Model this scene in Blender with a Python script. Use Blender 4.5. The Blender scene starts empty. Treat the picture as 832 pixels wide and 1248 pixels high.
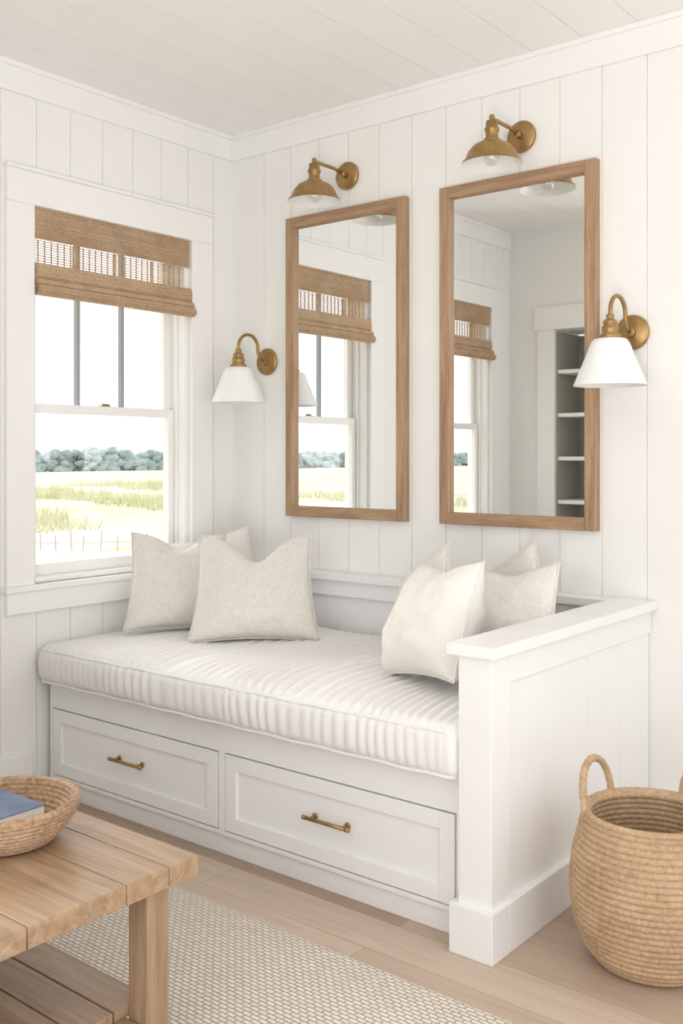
import bpy, bmesh, math, random
from mathutils import Vector, Matrix, noise
random.seed(7)
scene=bpy.context.scene
COL=scene.collection
try:
    scene.view_settings.view_transform='Standard'
    scene.view_settings.look='None'
except Exception as e: print(e)
scene.view_settings.exposure=0.0
PI=math.pi
# ---------------------------------------------------------------- materials
def newmat(name):
    m=bpy.data.materials.new(name); m.use_nodes=True
    nt=m.node_tree; b=nt.nodes['Principled BSDF']
    return m,nt,b
def lin(c):
    return tuple(((x/255)/12.92 if x/255<=0.04045 else (((x/255)+0.055)/1.055)**2.4) for x in c)+(1.0,)
def coords(nt,scale=(1,1,1),rot=(0,0,0)):
    t=nt.nodes.new('ShaderNodeTexCoord'); mp=nt.nodes.new('ShaderNodeMapping')
    mp.inputs['Scale'].default_value=scale; mp.inputs['Rotation'].default_value=rot
    nt.links.new(t.outputs['Object'],mp.inputs['Vector']); return mp.outputs['Vector']
def ramp(nt,fac,stops):
    r=nt.nodes.new('ShaderNodeValToRGB')
    el=r.color_ramp.elements
    while len(el)<len(stops): el.new(0.5)
    for e,(p,c) in zip(el,stops): e.position=p; e.color=c
    nt.links.new(fac,r.inputs['Fac']); return r.outputs['Color']
def noiset(nt,vec,scale,detail=3,rough=0.5,dist=0.0):
    n=nt.nodes.new('ShaderNodeTexNoise'); n.inputs['Scale'].default_value=scale
    n.inputs['Detail'].default_value=detail; n.inputs['Roughness'].default_value=rough
    n.inputs['Distortion'].default_value=dist
    nt.links.new(vec,n.inputs['Vector']); return n.outputs['Fac']
def wavet(nt,vec,scale,axis='X',dist=0.0,dscale=1.0):
    n=nt.nodes.new('ShaderNodeTexWave'); n.inputs['Scale'].default_value=scale
    n.bands_direction=axis; n.inputs['Distortion'].default_value=dist
    n.inputs['Detail Scale'].default_value=dscale
    nt.links.new(vec,n.inputs['Vector']); return n.outputs['Fac']
def math_(nt,op,a,b):
    n=nt.nodes.new('ShaderNodeMath'); n.operation=op
    for i,v in enumerate((a,b)):
        if hasattr(v,'links') or hasattr(v,'is_linked'): nt.links.new(v,n.inputs[i])
        else: n.inputs[i].default_value=v
    return n.outputs[0]
def bump(nt,b,h,strength,dist=0.01):
    n=nt.nodes.new('ShaderNodeBump'); n.inputs['Strength'].default_value=strength
    n.inputs['Distance'].default_value=dist
    nt.links.new(h,n.inputs['Height']); nt.links.new(n.outputs['Normal'],b.inputs['Normal'])
def paint(name,rgb,rough=0.5,bs=0.02):
    m,nt,b=newmat(name); v=coords(nt)
    c=lin(rgb); c2=tuple(x*0.98 for x in c[:3])+(1,)
    nt.links.new(ramp(nt,noiset(nt,v,3),[(0.3,c2),(0.7,c)]),b.inputs['Base Color'])
    b.inputs['Roughness'].default_value=rough
    bump(nt,b,noiset(nt,v,90,2),bs,0.003); return m
def wood(name,dark,mid,light,axis='X',rough=0.5,scale=1.0):
    m,nt,b=newmat(name)
    s={'X':(1.2,22,22),'Y':(22,1.2,22),'Z':(22,22,1.2)}[axis]
    v=coords(nt,tuple(k*scale for k in s))
    f=noiset(nt,v,1.6,6,0.6,0.8)
    v2=coords(nt,tuple(k*scale*5 for k in s))
    f2=noiset(nt,v2,2.0,3,0.6)
    ff=math_(nt,'ADD',math_(nt,'MULTIPLY',f,0.7),math_(nt,'MULTIPLY',f2,0.3))
    nt.links.new(ramp(nt,ff,[(0.32,lin(dark)),(0.5,lin(mid)),(0.68,lin(light))]),b.inputs['Base Color'])
    b.inputs['Roughness'].default_value=rough
    bump(nt,b,ff,0.12,0.004); return m
def fabric(name,rgb,dark,scale=120,bs=0.5):
    m,nt,b=newmat(name); v=coords(nt)
    wx=wavet(nt,v,scale,'X',1.5,3); wz=wavet(nt,v,scale,'Z',1.5,3)
    h=math_(nt,'MULTIPLY',wx,wz)
    n=noiset(nt,v,scale*1.3,3,0.7)
    hh=math_(nt,'ADD',math_(nt,'MULTIPLY',h,0.6),math_(nt,'MULTIPLY',n,0.5))
    nt.links.new(ramp(nt,hh,[(0.15,lin(dark)),(0.6,lin(rgb))]),b.inputs['Base Color'])
    b.inputs['Roughness'].default_value=1.0
    b.inputs['Specular IOR Level'].default_value=0.1
    bump(nt,b,hh,bs,0.003); return m
WALL=paint('wall_paint',(247,246,243),0.55)
TRIM=paint('trim_paint',(249,248,246),0.4)
CEILM=paint('ceiling_paint',(251,250,248),0.6)
BENCH=paint('bench_paint',(248,248,248),0.35)
MUNT=paint('muntin_backlit',(160,165,168),0.5)  # backlit shade of the muntins put into a grey base colour
OAKX=wood('oak_x',(136,102,74),(170,137,106),(194,164,132),'X',0.55)
OAKZ=wood('oak_z',(136,102,74),(170,137,106),(194,164,132),'Z',0.55)
TABX=wood('table_x',(140,112,86),(172,143,114),(194,167,138),'X',0.33,0.8)
TABZ=wood('table_z',(140,112,86),(170,141,112),(190,163,134),'Z',0.45,0.8)
PIL_W=fabric('pillow_weave',(254,251,246),(224,217,207),62,0.9)
PIL_S=fabric('pillow_linen',(251,248,243),(234,228,219),150,0.35)
CUSH=fabric('cushion_linen',(250,249,248),(238,236,234),150,0.25)
def brass():
    m,nt,b=newmat('brass'); v=coords(nt)
    nt.links.new(ramp(nt,noiset(nt,v,30),[(0.3,lin((156,124,78))),(0.7,lin((180,147,98)))]),b.inputs['Base Color'])
    b.inputs['Metallic'].default_value=0.8; b.inputs['Roughness'].default_value=0.38; return m
BRASS=brass()
ENAM=paint('white_enamel',(249,249,248),0.3,0.0)
ENAM_IN=paint('white_enamel_inside',(242,241,238),0.4,0.0)
def glassm(name,tr=0.9):
    m,nt,b=newmat(name); nt.nodes.remove(b)
    t=nt.nodes.new('ShaderNodeBsdfTransparent'); g=nt.nodes.new('ShaderNodeBsdfGlossy')
    g.inputs['Roughness'].default_value=0.02
    mx=nt.nodes.new('ShaderNodeMixShader'); mx.inputs[0].default_value=1-tr
    nt.links.new(t.outputs[0],mx.inputs[1]); nt.links.new(g.outputs[0],mx.inputs[2])
    nt.links.new(mx.outputs[0],nt.nodes['Material Output'].inputs['Surface']); return m
GLASS=glassm('window_glass',0.96)
BULB=glassm('bulb_glass',0.75)
def mirr():
    m,nt,b=newmat('mirror_glass')
    b.inputs['Base Color'].default_value=(0.92,0.93,0.92,1); b.inputs['Metallic'].default_value=1
    b.inputs['Roughness'].default_value=0.0; return m
MIRR=mirr()
def straw(name,dark,mid,light,scale=60,bs=0.35):
    m,nt,b=newmat(name); v=coords(nt,(1,1,1))
    n=noiset(nt,v,scale*1.5,4,0.7); n2=noiset(nt,v,9,2)
    f=math_(nt,'ADD',math_(nt,'MULTIPLY',n,0.7),math_(nt,'MULTIPLY',n2,0.3))
    nt.links.new(ramp(nt,f,[(0.33,lin(dark)),(0.5,lin(mid)),(0.66,lin(light))]),b.inputs['Base Color'])
    b.inputs['Roughness'].default_value=0.8
    bump(nt,b,n,bs,0.003); return m
STRAW=straw('straw',(170,138,104),(196,165,131),(212,185,152),60,0.2)
SEAG=straw('seagrass',(140,108,80),(178,146,116),(204,176,146))
BAMB=straw('bamboo',(164,134,104),(194,164,132),(214,186,154),90)
def floorm():
    m,nt,b=newmat('oak_floor'); v=coords(nt)
    br=nt.nodes.new('ShaderNodeTexBrick')
    nt.links.new(v,br.inputs['Vector'])
    br.inputs['Scale'].default_value=1.0; br.inputs['Brick Width'].default_value=1.7
    br.inputs['Row Height'].default_value=0.15; br.inputs['Mortar Size'].default_value=0.001
    br.inputs['Mortar Smooth'].default_value=0.2; br.inputs['Bias'].default_value=0.0
    br.offset=0.37
    br.inputs['Color1'].default_value=lin((174,149,128)); br.inputs['Color2'].default_value=lin((214,195,176))
    br.inputs['Mortar'].default_value=lin((160,134,112))
    v2=coords(nt,(1.2,20,20)); n=noiset(nt,v2,1.8,6,0.65,0.6)
    g=ramp(nt,n,[(0.3,(0.84,0.83,0.82,1)),(0.6,(1,1,1,1))])
    mx=nt.nodes.new('ShaderNodeMixRGB'); mx.blend_type='MULTIPLY'; mx.inputs[0].default_value=1
    nt.links.new(br.outputs['Color'],mx.inputs[1]); nt.links.new(g,mx.inputs[2])
    nt.links.new(mx.outputs[0],b.inputs['Base Color']); b.inputs['Roughness'].default_value=0.42
    bump(nt,b,math_(nt,'SUBTRACT',n,math_(nt,'MULTIPLY',br.outputs['Fac'],2.0)),0.15,0.003); return m
FLOOR=floorm()
def rugm():
    m,nt,b=newmat('rug_weave')
    v=coords(nt)
    br=nt.nodes.new('ShaderNodeTexBrick'); nt.links.new(v,br.inputs['Vector'])
    br.inputs['Scale'].default_value=1.0; br.inputs['Brick Width'].default_value=0.026
    br.inputs['Row Height'].default_value=0.013; br.inputs['Mortar Size'].default_value=0.0026
    br.inputs['Mortar Smooth'].default_value=1.0
    br.inputs['Color1'].default_value=lin((238,230,220)); br.inputs['Color2'].default_value=lin((228,218,205))
    br.inputs['Mortar'].default_value=lin((192,175,155))
    nt.links.new(br.outputs['Color'],b.inputs['Base Color']); b.inputs['Roughness'].default_value=1
    inv=math_(nt,'SUBTRACT',1.0,br.outputs['Fac'])
    bump(nt,b,math_(nt,'ADD',inv,math_(nt,'MULTIPLY',noiset(nt,v,300,2),0.3)),0.8,0.005); return m
RUG=rugm()
def flat(name,rgb,rough=0.8,rgb2=None,sc=5):
    m,nt,b=newmat(name); v=coords(nt)
    c2=rgb2 or tuple(int(x*0.95) for x in rgb)
    nt.links.new(ramp(nt,noiset(nt,v,sc,4),[(0.38,lin(c2)),(0.62,lin(rgb))]),b.inputs['Base Color'])
    b.inputs['Roughness'].default_value=rough; return m
# ---------------------------------------------------------------- mesh helpers
def box(bm,x0,x1,y0,y1,z0,z1,mi=0):
    x0,x1=sorted((x0,x1)); y0,y1=sorted((y0,y1)); z0,z1=sorted((z0,z1))
    v=[bm.verts.new(p) for p in [(x0,y0,z0),(x1,y0,z0),(x1,y1,z0),(x0,y1,z0),(x0,y0,z1),(x1,y0,z1),(x1,y1,z1),(x0,y1,z1)]]
    for f in [(0,3,2,1),(4,5,6,7),(0,1,5,4),(1,2,6,5),(2,3,7,6),(3,0,4,7)]:
        fc=bm.faces.new([v[i] for i in f]); fc.material_index=mi
def lathe(bm,prof,segs=48,c=(0,0,0),mi=0,mod=None):
    rings=[]
    for k,(r,z) in enumerate(prof):
        ring=[]
        for i in range(segs):
            a=2*PI*i/segs; rr=r+(mod(k,a) if mod else 0)
            ring.append(bm.verts.new((c[0]+rr*math.cos(a),c[1]+rr*math.sin(a),c[2]+z)))
        rings.append(ring)
    for a,b in zip(rings,rings[1:]):
        for i in range(segs):
            j=(i+1)%segs
            f=bm.faces.new((a[i],a[j],b[j],b[i])); f.material_index=mi
    return rings
def tube(bm,pts,r,closed=False,segs=10,mi=0):
    pts=[Vector(p) for p in pts]; n=len(pts); rings=[]
    up=Vector((0,0,1)); prev=None
    for i in range(n):
        if closed: t=(pts[(i+1)%n]-pts[i-1])
        else: t=(pts[min(i+1,n-1)]-pts[max(i-1,0)])
        t.normalize()
        if prev is None:
            a=up if abs(t.dot(up))<0.9 else Vector((1,0,0))
            nrm=t.cross(a).normalized()
        else:
            nrm=(prev-t*prev.dot(t)).normalized()
        prev=nrm; bn=t.cross(nrm)
        rr=r[i] if isinstance(r,(list,tuple)) else r
        rings.append([bm.verts.new(pts[i]+(nrm*math.cos(2*PI*k/segs)+bn*math.sin(2*PI*k/segs))*rr) for k in range(segs)])
    m=n if closed else n-1
    for i in range(m):
        a=rings[i]; b=rings[(i+1)%n]
        off=0
        if closed and i==n-1:
            off=min(range(segs),key=lambda o:(a[0].co-b[o].co).length)
        for k in range(segs):
            f=bm.faces.new((a[k],a[(k+1)%segs],b[(k+1+off)%segs],b[(k+off)%segs])); f.material_index=mi
    if not closed:
        bm.faces.new(rings[0][::-1]).material_index=mi; bm.faces.new(rings[-1]).material_index=mi
def empty(name,loc,parent=None):
    o=bpy.data.objects.new(name,None); o.location=loc; o.empty_display_size=0.1
    COL.objects.link(o)
    if parent: o.parent=parent
    return o
def wloc(o):
    v=Vector(o.location)
    return v+wloc(o.parent) if o.parent else v
def mk(name,bm,mats,parent=None,origin=(0,0,0),smooth=False,bevel=0,fix=True,**props):
    if fix: bmesh.ops.recalc_face_normals(bm,faces=bm.faces[:])
    o_=Vector(origin)
    for v in bm.verts: v.co-=o_
    me=bpy.data.meshes.new(name); bm.to_mesh(me); bm.free()
    if smooth:
        for p in me.polygons: p.use_smooth=True
    for m in (mats if isinstance(mats,(list,tuple)) else [mats]): me.materials.append(m)
    o=bpy.data.objects.new(name,me); COL.objects.link(o)
    if parent: o.parent=parent; o.location=o_-wloc(parent)
    else: o.location=o_
    if bevel:
        md=o.modifiers.new('bevel','BEVEL'); md.width=bevel; md.segments=2; md.limit_method='ANGLE'; md.angle_limit=math.radians(40)
    for k,v in props.items(): o[k]=v
    return o
S=dict(kind='structure')
H=2.774
WA=(-1.07,-0.268,0.81,2.25); WB=(-2.35,-1.548,0.81,2.25)
BACKY=-2.62
# ---------------------------------------------------------------- shell
def wall_boards(bm,edges,openings,boxf,ztop=H,gap=0.0013,depth=0.004,thick=0.14):
    lo,hi=edges[0],edges[-1]
    cuts=sorted(set([e for o in openings for e in o[:2] if lo<e<hi]))
    for a,b in zip(edges,edges[1:]):
        pts=[a]+[c for c in cuts if a<c<b]+[b]
        for p,q in zip(pts,pts[1:]):
            pp=p+(gap if (p==a and p!=lo) else 0); qq=q-(gap if (q==b and q!=hi) else 0)
            mid=(p+q)/2; op=[o for o in openings if o[0]<mid<o[1]]
            if op:
                boxf(bm,pp,qq,0,depth,0,op[0][2]); boxf(bm,pp,qq,0,depth,op[0][3],ztop)
            else: boxf(bm,pp,qq,0,depth,0,ztop)
    pts=[lo]+cuts+[hi]
    for p,q in zip(pts,pts[1:]):
        mid=(p+q)/2; op=[o for o in openings if o[0]<mid<o[1]]
        if op:
            boxf(bm,p,q,depth,thick,0,op[0][2]); boxf(bm,p,q,depth,thick,op[0][3],ztop)
        else: boxf(bm,p,q,depth,thick,0,ztop)
bm=bmesh.new()
ed=[-0.12-0.155*k for k in range(17)]; ed=[0.0]+[e for e in ed if e>BACKY]+[BACKY]; ed=sorted(ed)
wall_boards(bm,ed,[WA,WB],lambda b,p,q,d0,d1,z0,z1: box(b,-d0,-d1,p,q,z0,z1))
box(bm,-0.004,-0.14,BACKY-0.35,BACKY,0,H)
mk('wall_left',bm,WALL,**S)
bm=bmesh.new()
ed=[-0.14]+[0.203+0.162*k for k in range(30)]; ed[-1]=4.9
wall_boards(bm,ed,[],lambda b,p,q,d0,d1,z0,z1: box(b,p,q,d0,d1,z0,z1))
mk('wall_back',bm,WALL,**S)
bm=bmesh.new()
box(bm,0,0.33,BACKY,BACKY-0.35,0,H); box(bm,1.05,1.3,BACKY,BACKY-0.35,0,H); box(bm,0.33,1.05,BACKY,BACKY-0.35,2.11,H)
mk('wall_front',bm,WALL,**S)
bm=bmesh.new()
box(bm,0.21,0.33,BACKY,BACKY+0.02,0,2.11); box(bm,1.05,1.17,BACKY,BACKY+0.02,0,2.11)
box(bm,0.19,1.19,BACKY,BACKY+0.025,2.11,2.26)
mk('trim_5',bm,TRIM,bevel=0.003,**S)
bc=empty('bookcase',(0.69,BACKY-0.18,0)); bc['label']='built-in white bookcase with grey back set in a wall opening'; bc['category']='bookcase'
GREYB=paint('bookcase_back',(165,164,152),0.6)
bm=bmesh.new(); box(bm,0.335,1.045,BACKY-0.33,BACKY-0.348,0.005,2.1)
box(bm,0.332,0.337,BACKY-0.01,BACKY-0.33,0.005,2.1); box(bm,1.043,1.048,BACKY-0.01,BACKY-0.33,0.005,2.1)
mk('back_panel',bm,GREYB,bc,(0.69,BACKY-0.34,0))
for z in (0.1,0.4,0.7,1.0,1.28,1.56,1.84):
    bm=bmesh.new(); box(bm,0.338,1.042,BACKY-0.02,BACKY-0.328,z-0.012,z+0.012); mk('shelf',bm,TRIM,bc,(0.69,BACKY-0.17,z))
bm=bmesh.new(); box(bm,-0.14,4.9,0.14,-5.2,-0.1,0); mk('floor',bm,FLOOR,**S)
bm=bmesh.new()
xs=[-0.14]+[0.16+0.2*k for k in range(24)]+[4.9]
for a,b in zip(xs,xs[1:]): box(bm,a+0.0012,b-0.0012,0.14,-5.2,H,H+0.005)
box(bm,-0.14,4.9,0.14,-5.2,H+0.005,H+0.1)
mk('ceiling',bm,CEILM,**S)
bm=bmesh.new()
box(bm,0,4.9,0,-0.012,2.66,H); box(bm,0,4.9,0,-0.022,H-0.02,H)
mk('trim_1',bm,TRIM,bevel=0.002,**S)
bm=bmesh.new()
box(bm,0,0.012,-0.012,BACKY,2.66,H); box(bm,0,0.022,-0.022,BACKY,H-0.02,H)
mk('trim_2',bm,TRIM,bevel=0.002,**S)
bm=bmesh.new(); box(bm,0,0.018,-1.08,BACKY,0,0.18); mk('baseboard_left',bm,TRIM,bevel=0.003,**S)
bm=bmesh.new(); box(bm,2.02,4.9,0,-0.018,0,0.18); mk('baseboard_back',bm,TRIM,bevel=0.003,**S)
# ---------------------------------------------------------------- windows
def window(n,W):
    y0,y1,z0,z1=W
    bm=bmesh.new()
    box(bm,-0.006,-0.15,y0,y0+0.02,z0,z1); box(bm,-0.006,-0.15,y1-0.02,y1,z0,z1)
    box(bm,-0.006,-0.15,y0,y1,z1-0.02,z1); box(bm,-0.006,-0.16,y0,y1,z0,z0+0.02)
    a,b=y0+0.02,y1-0.02
    for yy in ((a,a+0.012),(b-0.012,b)): box(bm,-0.05,-0.062,yy[0],yy[1],z0+.02,z1-.02)
    zm=1.485
    def sash(x0,x1,za,zb,st,rb,rt):
        box(bm,x0,x1,a,a+st,za,zb); box(bm,x0,x1,b-st,b,za,zb)
        box(bm,x0,x1,a+st,b-st,za,za+rb); box(bm,x0,x1,a+st,b-st,zb-rt,zb)
    sash(-0.065,-0.095,z0+0.02,zm+0.018,0.042,0.045,0.036)
    sash(-0.097,-0.127,zm-0.018,z1-0.02,0.042,0.036,0.045)
    w=(b-a-0.084)
    for k in (1,2):
        yc=a+0.042+w*k/3; box(bm,-0.1,-0.124,yc-0.008,yc+0.008,zm+0.018,z1-0.06,1)
    win=mk('window_%d'%n,bm,[TRIM,MUNT],origin=(-0.08,(y0+y1)/2,z0),bevel=0.002,**S)
    bm=bmesh.new(); box(bm,-0.078,-0.082,a+0.04,b-0.04,z0+0.06,zm-0.015); box(bm,-0.11,-0.114,a+0.04,b-0.04,zm+0.015,z1-0.06)
    mk('glass',bm,GLASS,win,(-0.08,(y0+y1)/2,z0+0.7),**S)
    bm=bmesh.new(); yc=(y0+y1)/2
    box(bm,-0.066,-0.092,yc-0.022,yc+0.022,zm+0.018,zm+0.022); tube(bm,[(-0.08,yc-0.01,zm+0.026),(-0.08,yc+0.026,zm+0.026)],0.004)
    mk('sash_lock',bm,BRASS,win,(-0.08,yc,zm+0.02),**S)
    bm=bmesh.new()
    box(bm,0,0.02,y0-0.12,y0,z0,z1); box(bm,0,0.02,y1,y1+0.125,z0,z1)
    box(bm,0,0.022,y0-0.12,y1+0.125,z1,z1+0.125); box(bm,0,0.030,y0-0.125,y1+0.13,z1+0.125,z1+0.138)
    box(bm,0,0.022,y0-0.12,y1+0.125,z0-0.105,z0-0.022); box(bm,-0.06,0.035,y0-0.0,y1,z0-0.022,z0+0.0)
    box(bm,0,0.035,y0-0.13,y0,z0-0.022,z0); box(bm,0,0.035,y1,y1+0.13,z0-0.022,z0)
    mk('trim_%d'%(n+2),bm,TRIM,bevel=0.002,**S)
    sh=empty('window_shade',(0.0,(y0+y1)/2,1.91)); sh['label']='woven bamboo roman shade, partly raised, in a white window'; sh['category']='window shade'; sh['group']='bamboo window shades'
    A,B=y0+0.004,y1-0.004
    def slats(bm,za,zb,pitch,th,xf,dep=0.003):
        z=za
        while z<zb:
            x=xf(z); j=random.uniform(-.0006,.0006)
            box(bm,x+j,x-dep+j,A,B,z,z+th*random.uniform(.85,1.1)); z+=pitch
    bm=bmesh.new()
    box(bm,0.0,-0.004,A,B,2.132,2.248)
    slats(bm,2.13,2.246,0.0068,0.0054,lambda z:0.006,0.008)
    mk('valance',bm,BAMB,sh,(0,(y0+y1)/2,2.18))
    bm=bmesh.new(); slats(bm,2.02,2.13,0.0095,0.0032,lambda z:-0.012)
    yy=A
    while yy<B:
        box(bm,-0.010,-0.016,yy,yy+0.0025,2.02,2.13); yy+=0.03
    for k in range(1,4):
        y_=A+(B-A)*k/4; box(bm,-0.009,-0.017,y_-0.006,y_+0.006,2.02,2.13)
    mk('sheer_panel',bm,BAMB,sh,(-0.012,(y0+y1)/2,2.07))
    bm=bmesh.new()
    for (za,zb,bul,x0) in ((1.965,2.036,0.022,0.004),(1.94,1.968,0.026,0.016),(1.91,1.943,0.028,0.028)):
        f=lambda z,za=za,zb=zb,bul=bul,x0=x0: x0+bul*math.sqrt(max(0,1-((z-(za+zb)/2)/((zb-za)/2+.004))**2))
        slats(bm,za,zb,0.0066,0.0056,f,0.02)
    box(bm,0.004,-0.01,A,B,1.915,2.03)
    mk('fold',bm,BAMB,sh,(0,(y0+y1)/2,1.97))
window(1,WA); window(2,WB)
# ---------------------------------------------------------------- mirrors
def mirror(x0,x1,lab):
    z0,z1=1.035,2.337; f=0.045; y=-0.034
    e=empty('wall_mirror',((x0+x1)/2,0,z0)); e['label']=lab; e['category']='mirror'; e['group']='wood framed wall mirrors'
    bm=bmesh.new()
    box(bm,x0,x0+f,-0.001,y,z0,z1,0); box(bm,x1-f,x1,-0.001,y,z0,z1,0)
    box(bm,x0+f,x1-f,-0.001,y,z0,z0+f,1); box(bm,x0+f,x1-f,-0.001,y,z1-f,z1,1)
    mk('frame',bm,[OAKZ,OAKX],e,((x0+x1)/2,-0.017,(z0+z1)/2),bevel=0.003)
    bm=bmesh.new(); box(bm,x0+f-.002,x1-f+.002,-0.004,-0.014,z0+f-.002,z1-f+.002); mk('mirror_glass',bm,MIRR,e,((x0+x1)/2,-0.012,(z0+z1)/2))
mirror(0.362,1.003,'tall oak-framed rectangular wall mirror reflecting a window')
mirror(1.165,1.815,'tall oak-framed rectangular wall mirror reflecting a bookcase')
# ---------------------------------------------------------------- sconces
def plate(x,z,prof,e):
    bm=bmesh.new()
    lathe(bm,prof,40)
    bmesh.ops.rotate(bm,verts=bm.verts[:],cent=(0,0,0),matrix=Matrix.Rotation(PI/2,3,'X'))
    bmesh.ops.translate(bm,verts=bm.verts[:],vec=(x,-0.001,z))
    bmesh.ops.remove_doubles(bm,verts=bm.verts[:],dist=0.0006)
    mk('backplate',bm,BRASS,e,(x,-0.01,z),smooth=True,bevel=0.001)
def dome_sconce(x):
    z=2.474; yc=-0.223
    e=empty('wall_sconce',(x,0,z)); e['label']='brass dome wall sconce with straight arm above a mirror'; e['category']='wall lamp'; e['group']='brass dome sconces'
    plate(x,z,[(0.0005,0),(0.055,0),(0.058,0.004),(0.058,0.014),(0.052,0.019),(0.0005,0.02)],e)
    bm=bmesh.new(); tube(bm,[(x,-0.02,z),(x,-0.10,z+0.012),(x,yc+0.02,z+0.012),(x,yc+0.006,z+0.006),(x,yc,z-0.006)],0.0075)
    tube(bm,[(x,-0.019,z),(x,-0.05,z+0.004)],0.013)
    mk('arm',bm,BRASS,e,(x,-0.12,z),smooth=True)
    bm=bmesh.new(); zt=z-0.07
    lathe(bm,[(0.0005,0.098),(0.008,0.094),(0.011,0.086),(0.008,0.079),(0.012,0.076),(0.021,0.072),(0.022,0.05),(0.026,0.047),(0.026,0.038),(0.022,0.035),(0.022,0.012),(0.030,0.008),(0.030,-0.004),(0.001,-0.004)],32,(x,yc,zt))
    mk('lamp_socket',bm,BRASS,e,(x,yc,zt),smooth=True)
    bm=bmesh.new()
    P=[(0.028,0.0),(0.046,-0.004),(0.066,-0.015),(0.081,-0.032),(0.091,-0.052),(0.095,-0.066),(0.105,-0.072),(0.107,-0.080)]
    lathe(bm,P,56,(x,yc,zt),0)
    lathe(bm,[(r-0.003,zz-0.003) for r,zz in P[:-1]]+[(0.107,-0.080)],56,(x,yc,zt),1)
    bmesh.ops.remove_doubles(bm,verts=bm.verts[:],dist=0.0003)
    mk('lamp_shade',bm,[BRASS,ENAM_IN],e,(x,yc,zt-0.04),smooth=True,fix=False)
    bm=bmesh.new(); lathe(bm,[(0.013,-0.005),(0.014,-0.022),(0.024,-0.038),(0.030,-0.054),(0.027,-0.07),(0.015,-0.082),(0.0005,-0.086)],24,(x,yc,zt)); mk('bulb',bm,BULB,e,(x,yc,zt-0.05),smooth=True)
def white_sconce(x):
    z=1.72; yc=-0.19
    e=empty('wall_sconce',(x,0,z)); e['label']='brass gooseneck wall sconce with white cone shade'; e['category']='wall lamp'; e['group']='white shade sconces'
    plate(x,z,[(0.0005,0),(0.056,0),(0.060,0.004),(0.060,0.012),(0.052,0.018),(0.02,0.02),(0.018,0.034),(0.0005,0.036)],e)
    bm=bmesh.new()
    pts=[(x,-0.03,z),(x,-0.055,z+0.012),(x,-0.068,z+0.04)]
    r=0.056; cy=-0.128; cz=z+0.055
    for k in range(13):
        a=PI*k/12; pts.append((x,cy+0.06*math.cos(a),cz+r*math.sin(a)))
    pts+= [(x,yc+0.001,z+0.03)]
    tube(bm,pts,0.0072,segs=12)
    mk('arm',bm,BRASS,e,(x,-0.1,z),smooth=True)
    bm=bmesh.new(); zt=z-0.035
    lathe(bm,[(0.0005,0.078),(0.012,0.078),(0.014,0.07),(0.011,0.064),(0.018,0.06),(0.023,0.055),(0.023,0.046),(0.019,0.043),(0.027,0.038),(0.028,0.022),(0.024,0.018),(0.032,0.012),(0.036,0.0),(0.001,-0.002)],32,(x,yc,zt))
    mk('lamp_socket',bm,BRASS,e,(x,yc,zt),smooth=True)
    bm=bmesh.new()
    P=[(0.034,0.0),(0.052,-0.004),(0.060,-0.012),(0.066,-0.026),(0.080,-0.062),(0.096,-0.100),(0.112,-0.140),(0.119,-0.156)]
    lathe(bm,P,56,(x,yc,zt),0)
    lathe(bm,[(r_-0.003,zz-0.003) for r_,zz in P[:-1]]+[(0.119,-0.156)],56,(x,yc,zt),1)
    bmesh.ops.remove_doubles(bm,verts=bm.verts[:],dist=0.0003)
    mk('lamp_shade',bm,[ENAM,ENAM_IN],e,(x,yc,zt-0.07),smooth=True,fix=False)
    bm=bmesh.new(); lathe(bm,[(0.013,-0.003),(0.014,-0.03),(0.026,-0.052),(0.031,-0.07),(0.027,-0.09),(0.015,-0.104),(0.0005,-0.108)],24,(x,yc,zt)); mk('bulb',bm,BULB,e,(x,yc,zt-0.05),smooth=True)
dome_sconce(0.69); dome_sconce(1.511)
white_sconce(0.228); white_sconce(1.936)
# ---------------------------------------------------------------- bench
bn=empty('bench',(1.0,-0.5,0)); bn['label']='built-in white wooden daybed bench with two drawers'; bn['category']='bench'
FY=-1.01
bm=bmesh.new()
box(bm,0.03,1.9,-0.07,FY+0.02,0.385,0.43)
box(bm,0.03,1.9,FY,FY+0.02,0.336,0.43)
box(bm,0.03,1.9,FY,FY+0.02,0.066,0.081)
box(bm,0.03,0.05,FY,FY+0.02,0.081,0.336); box(bm,0.95,0.98,FY,FY+0.02,0.081,0.336); box(bm,1.862,1.9,FY,FY+0.02,0.081,0.336)
box(bm,0.03,1.9,FY+0.012,FY+0.036,0.0,0.066)
box(bm,0.03,0.05,-0.07,FY+0.02,0,0.385)
box(bm,0.03,1.9,FY+0.05,FY+0.06,0.066,0.385)
mk('seat_base',bm,BENCH,bn,(1,-0.5,0.2),bevel=0.002)
bm=bmesh.new()
box(bm,0.03,1.9,-0.002,-0.05,0,0.78); box(bm,0.03,1.9,-0.05,-0.068,0.715,0.78)
box(bm,0.03,1.9,-0.002,-0.085,0.78,0.808)
mk('backrest',bm,BENCH,bn,(1,-0.03,0.4),bevel=0.002)
bm=bmesh.new()
AX0,AX1=1.902,2.0
box(bm,AX0,AX1-0.012,-0.002,-1.05,0,0.779)
box(bm,AX0-0.001,AX1,-0.96,-1.06,0,0.7795)
box(bm,AX0,AX1,-0.002,-0.96,0.70,0.779)
ys=[-0.002,-0.24,-0.48,-0.72,-0.96]
for a,b in zip(ys,ys[1:]): box(bm,AX1-0.013,AX1-0.008,a-0.001,b+0.001,0.12,0.70)
box(bm,AX1-0.02,AX1+0.014,-0.002,-0.99,0,0.13)
box(bm,AX0-0.018,AX1+0.014,-0.99,-1.08,0,0.13)
box(bm,AX0-0.022,AX1+0.022,-0.002,-1.085,0.78,0.81)
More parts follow.
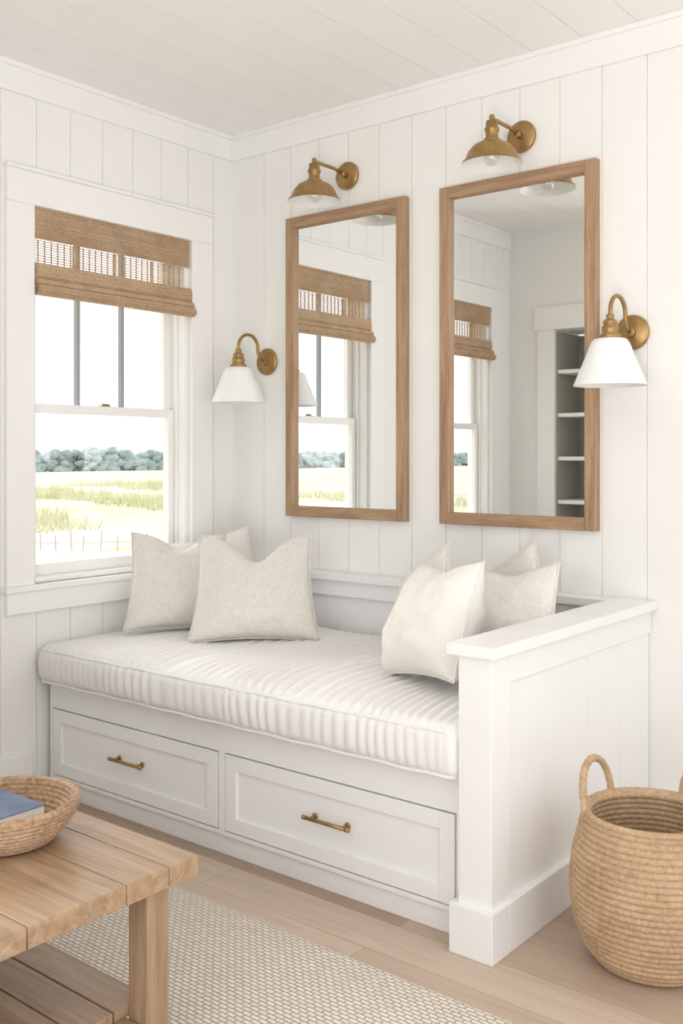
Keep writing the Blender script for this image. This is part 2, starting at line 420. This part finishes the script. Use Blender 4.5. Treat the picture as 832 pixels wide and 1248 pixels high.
mk('armrest',bm,BENCH,bn,(1.95,-0.5,0.4),bevel=0.002)
def drawer(x0,x1):
    z0,z1=0.085,0.332; f=0.048; y=FY-0.002
    bm=bmesh.new()
    box(bm,x0,x0+f,y,y+0.018,z0,z1); box(bm,x1-f,x1,y,y+0.018,z0,z1)
    box(bm,x0+f,x1-f,y,y+0.018,z0,z0+f); box(bm,x0+f,x1-f,y,y+0.018,z1-f,z1)
    box(bm,x0+f-.002,x1-f+.002,y+0.011,y+0.02,z0+f-.002,z1-f+.002)
    xc=(x0+x1)/2
    d=mk('drawer',bm,BENCH,bn,(xc,y,z0),bevel=0.002)
    bm=bmesh.new(); zc=0.214
    hy=y+0.011
    tube(bm,[(xc-0.085,hy-0.030,zc),(xc+0.085,hy-0.030,zc)],0.0058,segs=12)
    for s in (-1,1):
        tube(bm,[(xc+s*0.062,hy,zc),(xc+s*0.062,hy-0.03,zc)],0.005,segs=10)
        tube(bm,[(xc+s*0.062,hy,zc),(xc+s*0.062,hy-0.004,zc)],0.010,segs=14)
        tube(bm,[(xc+s*0.076,hy-0.03,zc),(xc+s*0.088,hy-0.03,zc)],0.007,segs=12)
    h=mk('handle',bm,BRASS,d,(xc,y,zc),smooth=True); h['label']='brass bar handle'
drawer(0.054,0.946); drawer(0.984,1.858)
# ---------------------------------------------------------------- seat cushion
def rbox(nx,ny,nz,hx,hy,hz,r):
    bm=bmesh.new()
    def grid(n,m,f):
        vs=[[bm.verts.new(f(i/n*2-1,j/m*2-1)) for j in range(m+1)] for i in range(n+1)]
        for i in range(n):
            for j in range(m): bm.faces.new((vs[i][j],vs[i+1][j],vs[i+1][j+1],vs[i][j+1]))
    for s in (-1,1):
        grid(nx,ny,lambda a,b:(a*hx,b*hy,s*hz)); grid(nx,nz,lambda a,b:(a*hx,s*hy,b*hz)); grid(ny,nz,lambda a,b:(s*hx,a*hy,b*hz))
    bmesh.ops.remove_doubles(bm,verts=bm.verts[:],dist=1e-5)
    for v in bm.verts:
        p=v.co.copy(); q=Vector([max(-(h-r),min(h-r,c)) for c,h in zip(p,(hx,hy,hz))])
        d=p-q
        if d.length>1e-6: v.co=q+d.normalized()*r
    return bm
cx,cy,cz=0.958,-0.572,0.507; hx,hy,hz=0.938,0.484,0.075
bm=rbox(380,90,12,hx,hy,hz,0.032)
bmesh.ops.recalc_face_normals(bm,faces=bm.faces[:]); bm.normal_update()
def wr(x,y):
    n1=noise.noise(Vector((x*2.5,y*1.3,0.3))); n2=noise.noise(Vector((x*9,y*2,4.1)))
    ph=x/0.040+1.5*n1+0.5*n2+1.2*y+1.2*noise.noise(Vector((x*1.2,y*3.0,8.8)))
    a=0.4+0.6*max(0,min(1,0.55+1.9*noise.noise(Vector((x*3.1+9,y*2.6,1.7)))))
    s=math.sin(2*PI*ph)
    return a*(s*0.5+0.5)**0.8
nrm={v:v.normal.copy() for v in bm.verts}
for v in bm.verts:
    x,y,z=v.co; n=nrm[v]
    fx=max(0,1-abs(x/hx)**6); fy=max(0,1-abs(y/hy)**6)
    if n.z>0.3:
        fr=max(0.0,min(1.0,(0.38-y)/0.5))
        v.co.z+=0.016*fx*fy*n.z + n.z*(0.017*wr(x,y)-0.010)*(0.25+0.75*fr)*(0.1+0.9*fx)
        v.co.z+=0.005*noise.noise(Vector((x*4,y*4,7)))
    elif n.y<-0.5 and n.z>-0.4:
        k=max(0,1-(z/hz)**2)
        v.co.y-= 0.014*k + (0.010*wr(x*1.0,-0.5+z*0.8))*k*fx
    elif abs(n.x)>0.5: v.co.x+=0.004*n.x*(1-(z/hz)**2)
for v in bm.verts: v.co+=Vector((cx,cy,cz))
cu=mk('seat_cushion',bm,CUSH,None,(cx,cy,0.432),smooth=True)
cu['label']='long white linen bench cushion with soft pleated wrinkles'; cu['category']='cushion'
def rrect(hx,hy,r,n=8):
    pts=[]
    for (sx,sy,a0) in ((1,1,0),(-1,1,90),(-1,-1,180),(1,-1,270)):
        for k in range(n+1):
            a=math.radians(a0+90*k/n); pts.append((sx*(hx-r)+r*math.cos(a),sy*(hy-r)+r*math.sin(a)))
    out=[]
    for i,p in enumerate(pts):
        q=pts[(i+1)%len(pts)]; d=math.hypot(q[0]-p[0],q[1]-p[1]); m=max(1,int(d/0.02))
        for k in range(m): out.append((p[0]+(q[0]-p[0])*k/m,p[1]+(q[1]-p[1])*k/m))
    return out
for dz in (0.055,-0.062):
    bm=bmesh.new()
    tube(bm,[(cx+x,cy+y,cz+dz+0.0015*math.sin(x*31)+0.002*wr(x,-0.5)) for x,y in rrect(hx-0.004,hy+0.001,0.04)],0.0055,closed=True,segs=8)
    mk('piping',bm,CUSH,cu,(cx,cy,cz+dz),smooth=True)
# ---------------------------------------------------------------- pillows
def pillow(x,y,zb,w,h,T,yaw,lean,roll,mat,lab,chop=0.0,seed=0,taper=0.05,group='throw pillows'):
    N=48; bm=bmesh.new(); c=0.09
    def P(u,v,s):
        X=w/2*u*(1-c*(1-v*v)); Z=h/2*v*(1-c*(1-u*u))
        X*=1+taper*(-v)
        t=(max(0,1-abs(u)**2.6)*max(0,1-abs(v)**2.6))**0.5
        th=T/2*t*(1-0.22*v)
        nn=noise.noise(Vector((u*2.2+seed*3,v*2.2,s*2+seed)))
        n3=noise.noise(Vector((u*5+seed,v*5,s+seed*2)))
        th*=1+0.16*nn+0.06*n3
        if chop:
            g=math.exp(-((u-0.03)/0.40)**2)
            vv=max(0,(v+0.1)/1.1)
            Z-=chop*g*vv**2.0
            th*=1-0.35*g*vv**2
        return Vector((X,s*th,Z))
    for s in (-1,1):
        vs=[[bm.verts.new(P(i/N*2-1,j/N*2-1,s)) for j in range(N+1)] for i in range(N+1)]
        for i in range(N):
            for j in range(N): bm.faces.new((vs[i][j],vs[i+1][j],vs[i+1][j+1],vs[i][j+1]))
    bmesh.ops.remove_doubles(bm,verts=bm.verts[:],dist=1e-5)
    M=Matrix.Translation((x,y,0))@Matrix.Rotation(math.radians(yaw),4,'Z')@Matrix.Rotation(-math.radians(lean),4,'X')@Matrix.Translation((0,0,h/2*0.97))@Matrix.Rotation(math.radians(roll),4,'Y')
    zmin=min((M@v.co).z for v in bm.verts)
    M=Matrix.Translation((0,0,zb-zmin))@M
    o=mk('throw_pillow',bm,mat,None,(0,0,0),smooth=True)
    o.matrix_world=M
    o['label']=lab; o['category']='pillow'; o['group']=group
    bm=bmesh.new(); pts=[]
    n=40
    for k in range(n): pts.append(P(-1+2*k/n,-1,1))
    for k in range(n): pts.append(P(1,-1+2*k/n,1))
    for k in range(n): pts.append(P(1-2*k/n,1,1))
    for k in range(n): pts.append(P(-1,1-2*k/n,1))
    tube(bm,pts,0.0035,closed=True,segs=6)
    p=mk('piping',bm,mat,None,(0,0,0),smooth=True); p.parent=o
    return o
ZC=0.594
pillow(0.315,-0.59,ZC,0.42,0.40,0.17,58,18,2,PIL_W,'beige woven square pillow leaning by the window',0.055,1,0.08)
pillow(0.245,-0.36,ZC,0.38,0.34,0.13,42,14,-12,PIL_S,'off-white linen pillow tucked behind others',0.02,2)
pillow(0.69,-0.57,ZC,0.47,0.42,0.19,43,20,0,PIL_W,'beige woven square pillow with dented top edge',0.095,3,0.07)
pillow(1.55,-0.76,ZC,0.37,0.375,0.23,-26,24,-8,PIL_S,'cream linen pillow with seam resting on the cushion',0.02,4)
pillow(1.325,-0.44,ZC-0.02,0.35,0.31,0.13,-30,16,-30,PIL_W,'off-white woven pillow partly hidden behind another',0.0,5)
pillow(1.705,-0.53,ZC,0.35,0.35,0.14,-4,26,-10,PIL_W,'cream textured pillow leaning beside the armrest',0.02,6)
pillow(1.56,-0.22,ZC-0.02,0.35,0.31,0.11,-22,12,-30,PIL_W,'off-white pillow against the bench back',0.0,7)
# ---------------------------------------------------------------- coffee table
ct=empty('coffee_table',(1.15,-2.14,0)); ct['label']='light oak plank coffee table with lower slatted shelf'; ct['category']='coffee table'
TX0,TX1,TY0,TY1=0.62,1.74,-2.47,-1.832
bm=bmesh.new(); yy=[TY1,-1.914,-2.025,-2.25,TY0]
for a,b in zip(yy,yy[1:]): box(bm,TX0,TX1,a-0.0012,b+0.0012,0.408,0.45)
mk('table_top',bm,TABX,ct,(1.15,-2.14,0.43),bevel=0.0015)
bm=bmesh.new()
box(bm,TX0+.05,TX1-.05,TY1-.065,TY1-.085,0.35,0.406); box(bm,TX0+.05,TX1-.05,TY0+.065,TY0+.085,0.35,0.406)
mk('apron',bm,TABX,ct,(1.15,-2.14,0.38),bevel=0.002)
for lx in (TX0+0.03,TX1-0.09):
    for ly in (TY1-0.116,TY0+0.056):
        bm=bmesh.new(); box(bm,lx,lx+0.06,ly,ly+0.06,0.0165,0.407); mk('leg',bm,TABZ,ct,(lx+0.03,ly+0.03,0.2),bevel=0.003)
bm=bmesh.new(); y=TY1-0.06
while y>TY0+0.06:
    box(bm,TX0+0.04,TX1-0.092,y,max(y-0.090,TY0+0.05),0.125,0.147)
    y-=0.094
box(bm,TX0+0.04,TX1-0.04,TY1-0.118,TY0+0.118,0.10,0.124)
mk('lower_shelf',bm,TABX,ct,(1.15,-2.14,0.13),bevel=0.002)
# ---------------------------------------------------------------- rug
bm=rbox(40,30,1,1.4,0.645,0.0075,0.005)
for v in bm.verts: v.co+=Vector((1.75,-1.935,0.0085))
rg=mk('rug',bm,RUG,None,(1.75,-1.935,0.001)); rg['label']='cream chunky woven area rug on an oak floor'; rg['category']='rug'
# ---------------------------------------------------------------- woven bowl
BX,BY,BZ=1.35,-2.045,0.4505
def coil_profile(fr,fz,n,amp,sub=6,side=1):
    out=[]
    for i in range(n):
        for k in range(sub):
            t=(i+k/sub)/n
            dr=(fr(min(1,t+.001))-fr(t-.001)); dz=(fz(min(1,t+.001))-fz(t-.001)); L=math.hypot(dr,dz) or 1
            nr,nz=dz/L*side,-dr/L*side
            b=amp*math.sqrt(max(0,1-(2*k/sub-1)**2))
            out.append((fr(t)+nr*b,fz(t)+nz*b,i))
    return out
bm=bmesh.new()
fr=lambda t:0.100+0.055*math.sin(min(1,max(0,t))*PI/2*0.9)
fz=lambda t:0.006+0.076*t
po=coil_profile(fr,fz,8,0.005)
fri=lambda t:fr(1-t)-0.010; fzi=lambda t:fz(1-t)+0.004
pi_=coil_profile(fri,fzi,8,0.004,side=1)
prof=[(0.0005,0.001),(0.09,0.001)]+[(r,z) for r,z,_ in po]
e=(fr(1),fz(1)); prof+=[(e[0]+0.006,e[1]+0.002),(e[0]+0.006,e[1]+0.009),(e[0]-0.002,e[1]+0.013),(e[0]-0.012,e[1]+0.009)]
prof+=[(r,z) for r,z,_ in pi_]+[(0.08,0.012),(0.0005,0.012)]
lathe(bm,prof,144,(BX,BY,BZ),0,lambda k,a:0.0018*math.sin(48*a+(k//6)*PI) if 3<k<len(prof)-3 else 0)
bw=mk('woven_bowl',bm,SEAG,None,(BX,BY,BZ),smooth=True); bw['label']='round woven seagrass tray bowl on a wooden coffee table'; bw['category']='bowl'
BLUE=flat('book_cover_blue',(96,110,140),0.5,(74,88,116),14); PAGE=flat('book_pages',(240,237,230),0.9); WH=flat('book_cover_white',(236,234,230),0.5)
def book(x,y,z,w,d,t,rot,cov,lab):
    e=empty('book',(x,y,z)); e.rotation_euler=(0,0,rot); e['label']=lab; e['category']='book'; e['group']='books in the woven bowl'
    bm=bmesh.new(); box(bm,-w/2,w/2,-d/2,d/2,0,0.002); box(bm,-w/2,w/2,-d/2,d/2,t-0.002,t); box(bm,-w/2,-w/2+0.003,-d/2,d/2,0.002,t-0.002)
    o=mk('cover',bm,cov,None,bevel=0.0006); o.parent=e
    bm=bmesh.new(); box(bm,-w/2+0.003,w/2-0.002,-d/2+0.002,d/2-0.002,0.002,t-0.002)
    o=mk('pages',bm,PAGE,None); o.parent=e
book(BX-0.01,BY-0.012,BZ+0.0125,0.13,0.11,0.034,0.05,WH,'white book lying under another book in a bowl')
book(BX-0.006,BY-0.016,BZ+0.0470,0.165,0.130,0.036,0.0,BLUE,'blue-covered book lying on top in a woven bowl')
# ---------------------------------------------------------------- basket
KX,KY=2.315,-0.79
fr_=Vector((0.778,0.628,0)); ff_=Vector((-0.628,0.778,0))
bk=empty('basket',(KX,KY,0)); bk['label']='large round woven straw basket with two loop handles'; bk['category']='basket'
def br(t):
    t=max(0,min(1,t))
    c=[(0,0.135),(0.12,0.168),(0.3,0.194),(0.5,0.203),(0.7,0.196),(0.88,0.180),(1,0.168)]
    for (a,ra),(b,rb) in zip(c,c[1:]):
        if t<=b:
            s=(t-a)/(b-a); s=s*s*(3-2*s)*0.4+s*0.6; return ra+(rb-ra)*s
    return c[-1][1]
HB=0.372; NC=24
bm=bmesh.new()
po=coil_profile(lambda t:br(t),lambda t:0.004+HB*t,NC,0.0068)
prof=[(0.0005,0.001),(0.125,0.001)]+[(r,z) for r,z,_ in po]
prof+=[(0.176,HB+0.004),(0.177,HB+0.012),(0.168,HB+0.018),(0.158,HB+0.012)]
pin=coil_profile(lambda t:br(1-t)-0.014,lambda t:0.006+HB*(1-t),NC,0.004,side=1)
prof+=[(r,z) for r,z,_ in pin]+[(0.12,0.012),(0.0005,0.012)]
lathe(bm,prof,216,(KX,KY,0),0,lambda k,a:0.0010*math.sin(72*a+(k//6)*2.1) if 3<k<len(prof)-3 else 0)
mk('basket_body',bm,STRAW,bk,(KX,KY,0.2),smooth=True)
for c0 in (145,12):
    bm=bmesh.new(); pts=[]
    hw=34
    n=24
    Cn=Vector((KX,KY,0))
    def rp(th,R): a=math.radians(th); return Cn+(fr_*math.cos(a)+ff_*math.sin(a))*R
    A=rp(c0+hw,0.172); B=rp(c0-hw,0.172)
    mid=(A+B)/2; hv=(A-B)/2; out=(mid-Cn).normalized()
    pts.append(A+Vector((0,0,HB-0.02)))
    for k in range(n+1):
        a=PI*k/n
        pts.append(mid+hv*math.cos(a)+Vector((0,0,HB+0.01+0.108*math.sin(a)**0.75))+out*0.02*math.sin(a))
    pts.append(B+Vector((0,0,HB-0.02)))
    rr=[0.0092+0.001*(i%2) for i in range(len(pts))]
    tube(bm,pts,rr,segs=10)
    mk('handle',bm,STRAW,bk,mid+Vector((0,0,HB)),smooth=True)
# ---------------------------------------------------------------- outdoors
def groundm():
    m,nt,b=newmat('marsh_ground'); v=coords(nt,(0.25,0.06,1))
    n=noiset(nt,v,1.0,5,0.6,0.5)
    nt.links.new(ramp(nt,n,[(0.38,lin((228,222,210))),(0.5,lin((222,216,196))),(0.58,lin((198,200,162))),(0.7,lin((220,215,192)))]),b.inputs['Base Color'])
    b.inputs['Roughness'].default_value=1; return m
GZ=-1.0
bm=bmesh.new(); box(bm,-0.3,-300,-260,300,GZ-0.2,GZ)
g=mk('ground',bm,groundm(),kind='structure')
TREE=flat('hazed_foliage',(172,186,184),1,(150,168,166),0.9)  # distance haze put into the pale blue-green foliage colour
tb=bmesh.new(); bmesh.ops.create_icosphere(tb,subdivisions=2,radius=1.0)
TV=[v.co.copy() for v in tb.verts]; TF=[tuple(v.index for v in f.verts) for f in tb.faces]; tb.free()
V=[];F=[]; y=-240
while y<200:
    hill=0.9+0.40*noise.noise(Vector((y*0.05,1,2)))+0.25*noise.noise(Vector((y*0.2,5,2)))
    for row in range(6):
        r=random.uniform(0.45,0.9)
        c=Vector((-118+random.uniform(-2,2)-row*0.4,y+random.uniform(-.8,.8),GZ+0.15+row*0.46*hill)); k=len(V)
        for p in TV:
            q=c+Vector((p.x*1.1,p.y*1.4,p.z*0.85))*r
            d=0.35*noise.noise(q*3.1); V.append((q.x+d,q.y+d,q.z+d*1.1))
        F+=[tuple(i+k for i in f) for f in TF]
    y+=random.uniform(0.6,0.85)
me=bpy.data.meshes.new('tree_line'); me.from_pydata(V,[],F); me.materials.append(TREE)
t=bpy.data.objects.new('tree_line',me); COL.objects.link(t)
t['kind']='stuff'; t['label']='distant hazy blue-green tree line beyond the marsh'; t['category']='trees'
GR=flat('marsh_grass',(200,206,158),1,(226,220,194),2)
def blades(x0,x1,y0,y1,n,hh):
    V=[];F=[]
    for _ in range(n):
        x=random.uniform(x0,x1); y=random.uniform(y0,y1)
        if noise.noise(Vector((x*0.09,y*0.12,5)))<0.08: continue
        h=hh*random.uniform(.5,1.2); w=0.035; a=random.uniform(0,PI); dx,dy=w*math.cos(a),w*math.sin(a)
        lx,ly=random.uniform(-.3,.3),random.uniform(-.3,.3); k=len(V)
        V+=[(x-dx,y-dy,GZ),(x+dx,y+dy,GZ),(x+lx,y+ly,GZ+h)]; F.append((k,k+1,k+2))
    return V,F
V1,F1=blades(-60,-22,2,55,32000,0.5); V2,F2=blades(-55,-16,-50,2,16000,0.5)
k=len(V1); me=bpy.data.meshes.new('marsh_grass'); me.from_pydata(V1+V2,[],F1+[tuple(i+k for i in f) for f in F2]); me.materials.append(GR)
t=bpy.data.objects.new('marsh_grass',me); COL.objects.link(t)
t['kind']='stuff'; t['label']='pale green tufts of marsh grass in a field'; t['category']='grass'
FENW=wood('weathered_wood',(180,172,160),(196,188,176),(210,203,192),'Z',0.9)
fe=empty('sand_fence',(-17.5,10.5,GZ)); fe['label']='weathered wooden picket sand fence crossing pale dunes'; fe['category']='fence'
bm=bmesh.new(); P0=Vector((-18.4,10.2,GZ)); P1=Vector((-15.6,12.6,GZ)); n=11
for i in range(n):
    p=P0.lerp(P1,i/(n-1)+random.uniform(-.02,.02)); h=0.42+random.uniform(-.1,.12); lx=random.uniform(-.03,.03)
    tube(bm,[(p.x,p.y,GZ),(p.x+lx,p.y+lx,GZ+h)],0.018,segs=5)
mk('picket',bm,FENW,fe,(-17.5,10.5,GZ),kind='stuff')
bm=bmesh.new()
for h in (0.22,): tube(bm,[P0+Vector((0,0,h)),P0.lerp(P1,0.5)+Vector((0,0,h-0.04)),P1+Vector((0,0,h))],0.010,segs=6)
mk('rail',bm,FENW,fe,(-17.5,10.5,GZ))
# ---------------------------------------------------------------- world & lights
w=bpy.data.worlds.new('world'); scene.world=w; w.use_nodes=True
nt=w.node_tree; bg=nt.nodes['Background']
bg.inputs['Color'].default_value=(0.975,0.988,1.0,1); bg.inputs['Strength'].default_value=1.47
def light(kind,name,loc,energy,col=(1,1,1),**kw):
    l=bpy.data.lights.new(name,kind); l.energy=energy; l.color=col
    for k,v in kw.items(): setattr(l,k,v)
    o=bpy.data.objects.new(name,l); o.location=loc; COL.objects.link(o); return o
s=light('SUN','sun',(-5,0,5),2.5,(1,0.985,0.96),angle=math.radians(30))
s.rotation_euler=Vector((1,-0.15,-0.55)).to_track_quat('-Z','Y').to_euler()
light('POINT','added_fill',(2.6,-4.1,1.5),24,(1,0.99,0.97),shadow_soft_size=0.35)  # unseen fill added to lift walls and ceiling, not a lamp of the room
light('POINT','added_fill',(4.3,-2.4,1.5),18,(1,0.99,0.97),shadow_soft_size=0.35)  # second added fill on the right, likewise no lamp there
u=light('SPOT','added_ceiling_fill',(3.5,-4.0,0.5),145,(1,0.99,0.97),shadow_soft_size=0.3,spot_size=math.radians(95),spot_blend=1.0)  # unseen spot added to brighten the ceiling
u.rotation_euler=(Vector((1.5,-1.5,2.9))-Vector((3.5,-4.0,0.5))).to_track_quat('-Z','Y').to_euler()
# ---------------------------------------------------------------- camera
cam=bpy.data.cameras.new('camera'); co=bpy.data.objects.new('camera',cam); COL.objects.link(co)
co.location=(3.314,-3.30,1.3); co.rotation_euler=(PI/2,0,math.radians(38.9))
cam.sensor_width=36; cam.sensor_fit='AUTO'; cam.lens=36*1221/1248; cam.shift_y=-69/1248
cam.clip_start=0.05; cam.clip_end=1000
scene.camera=co
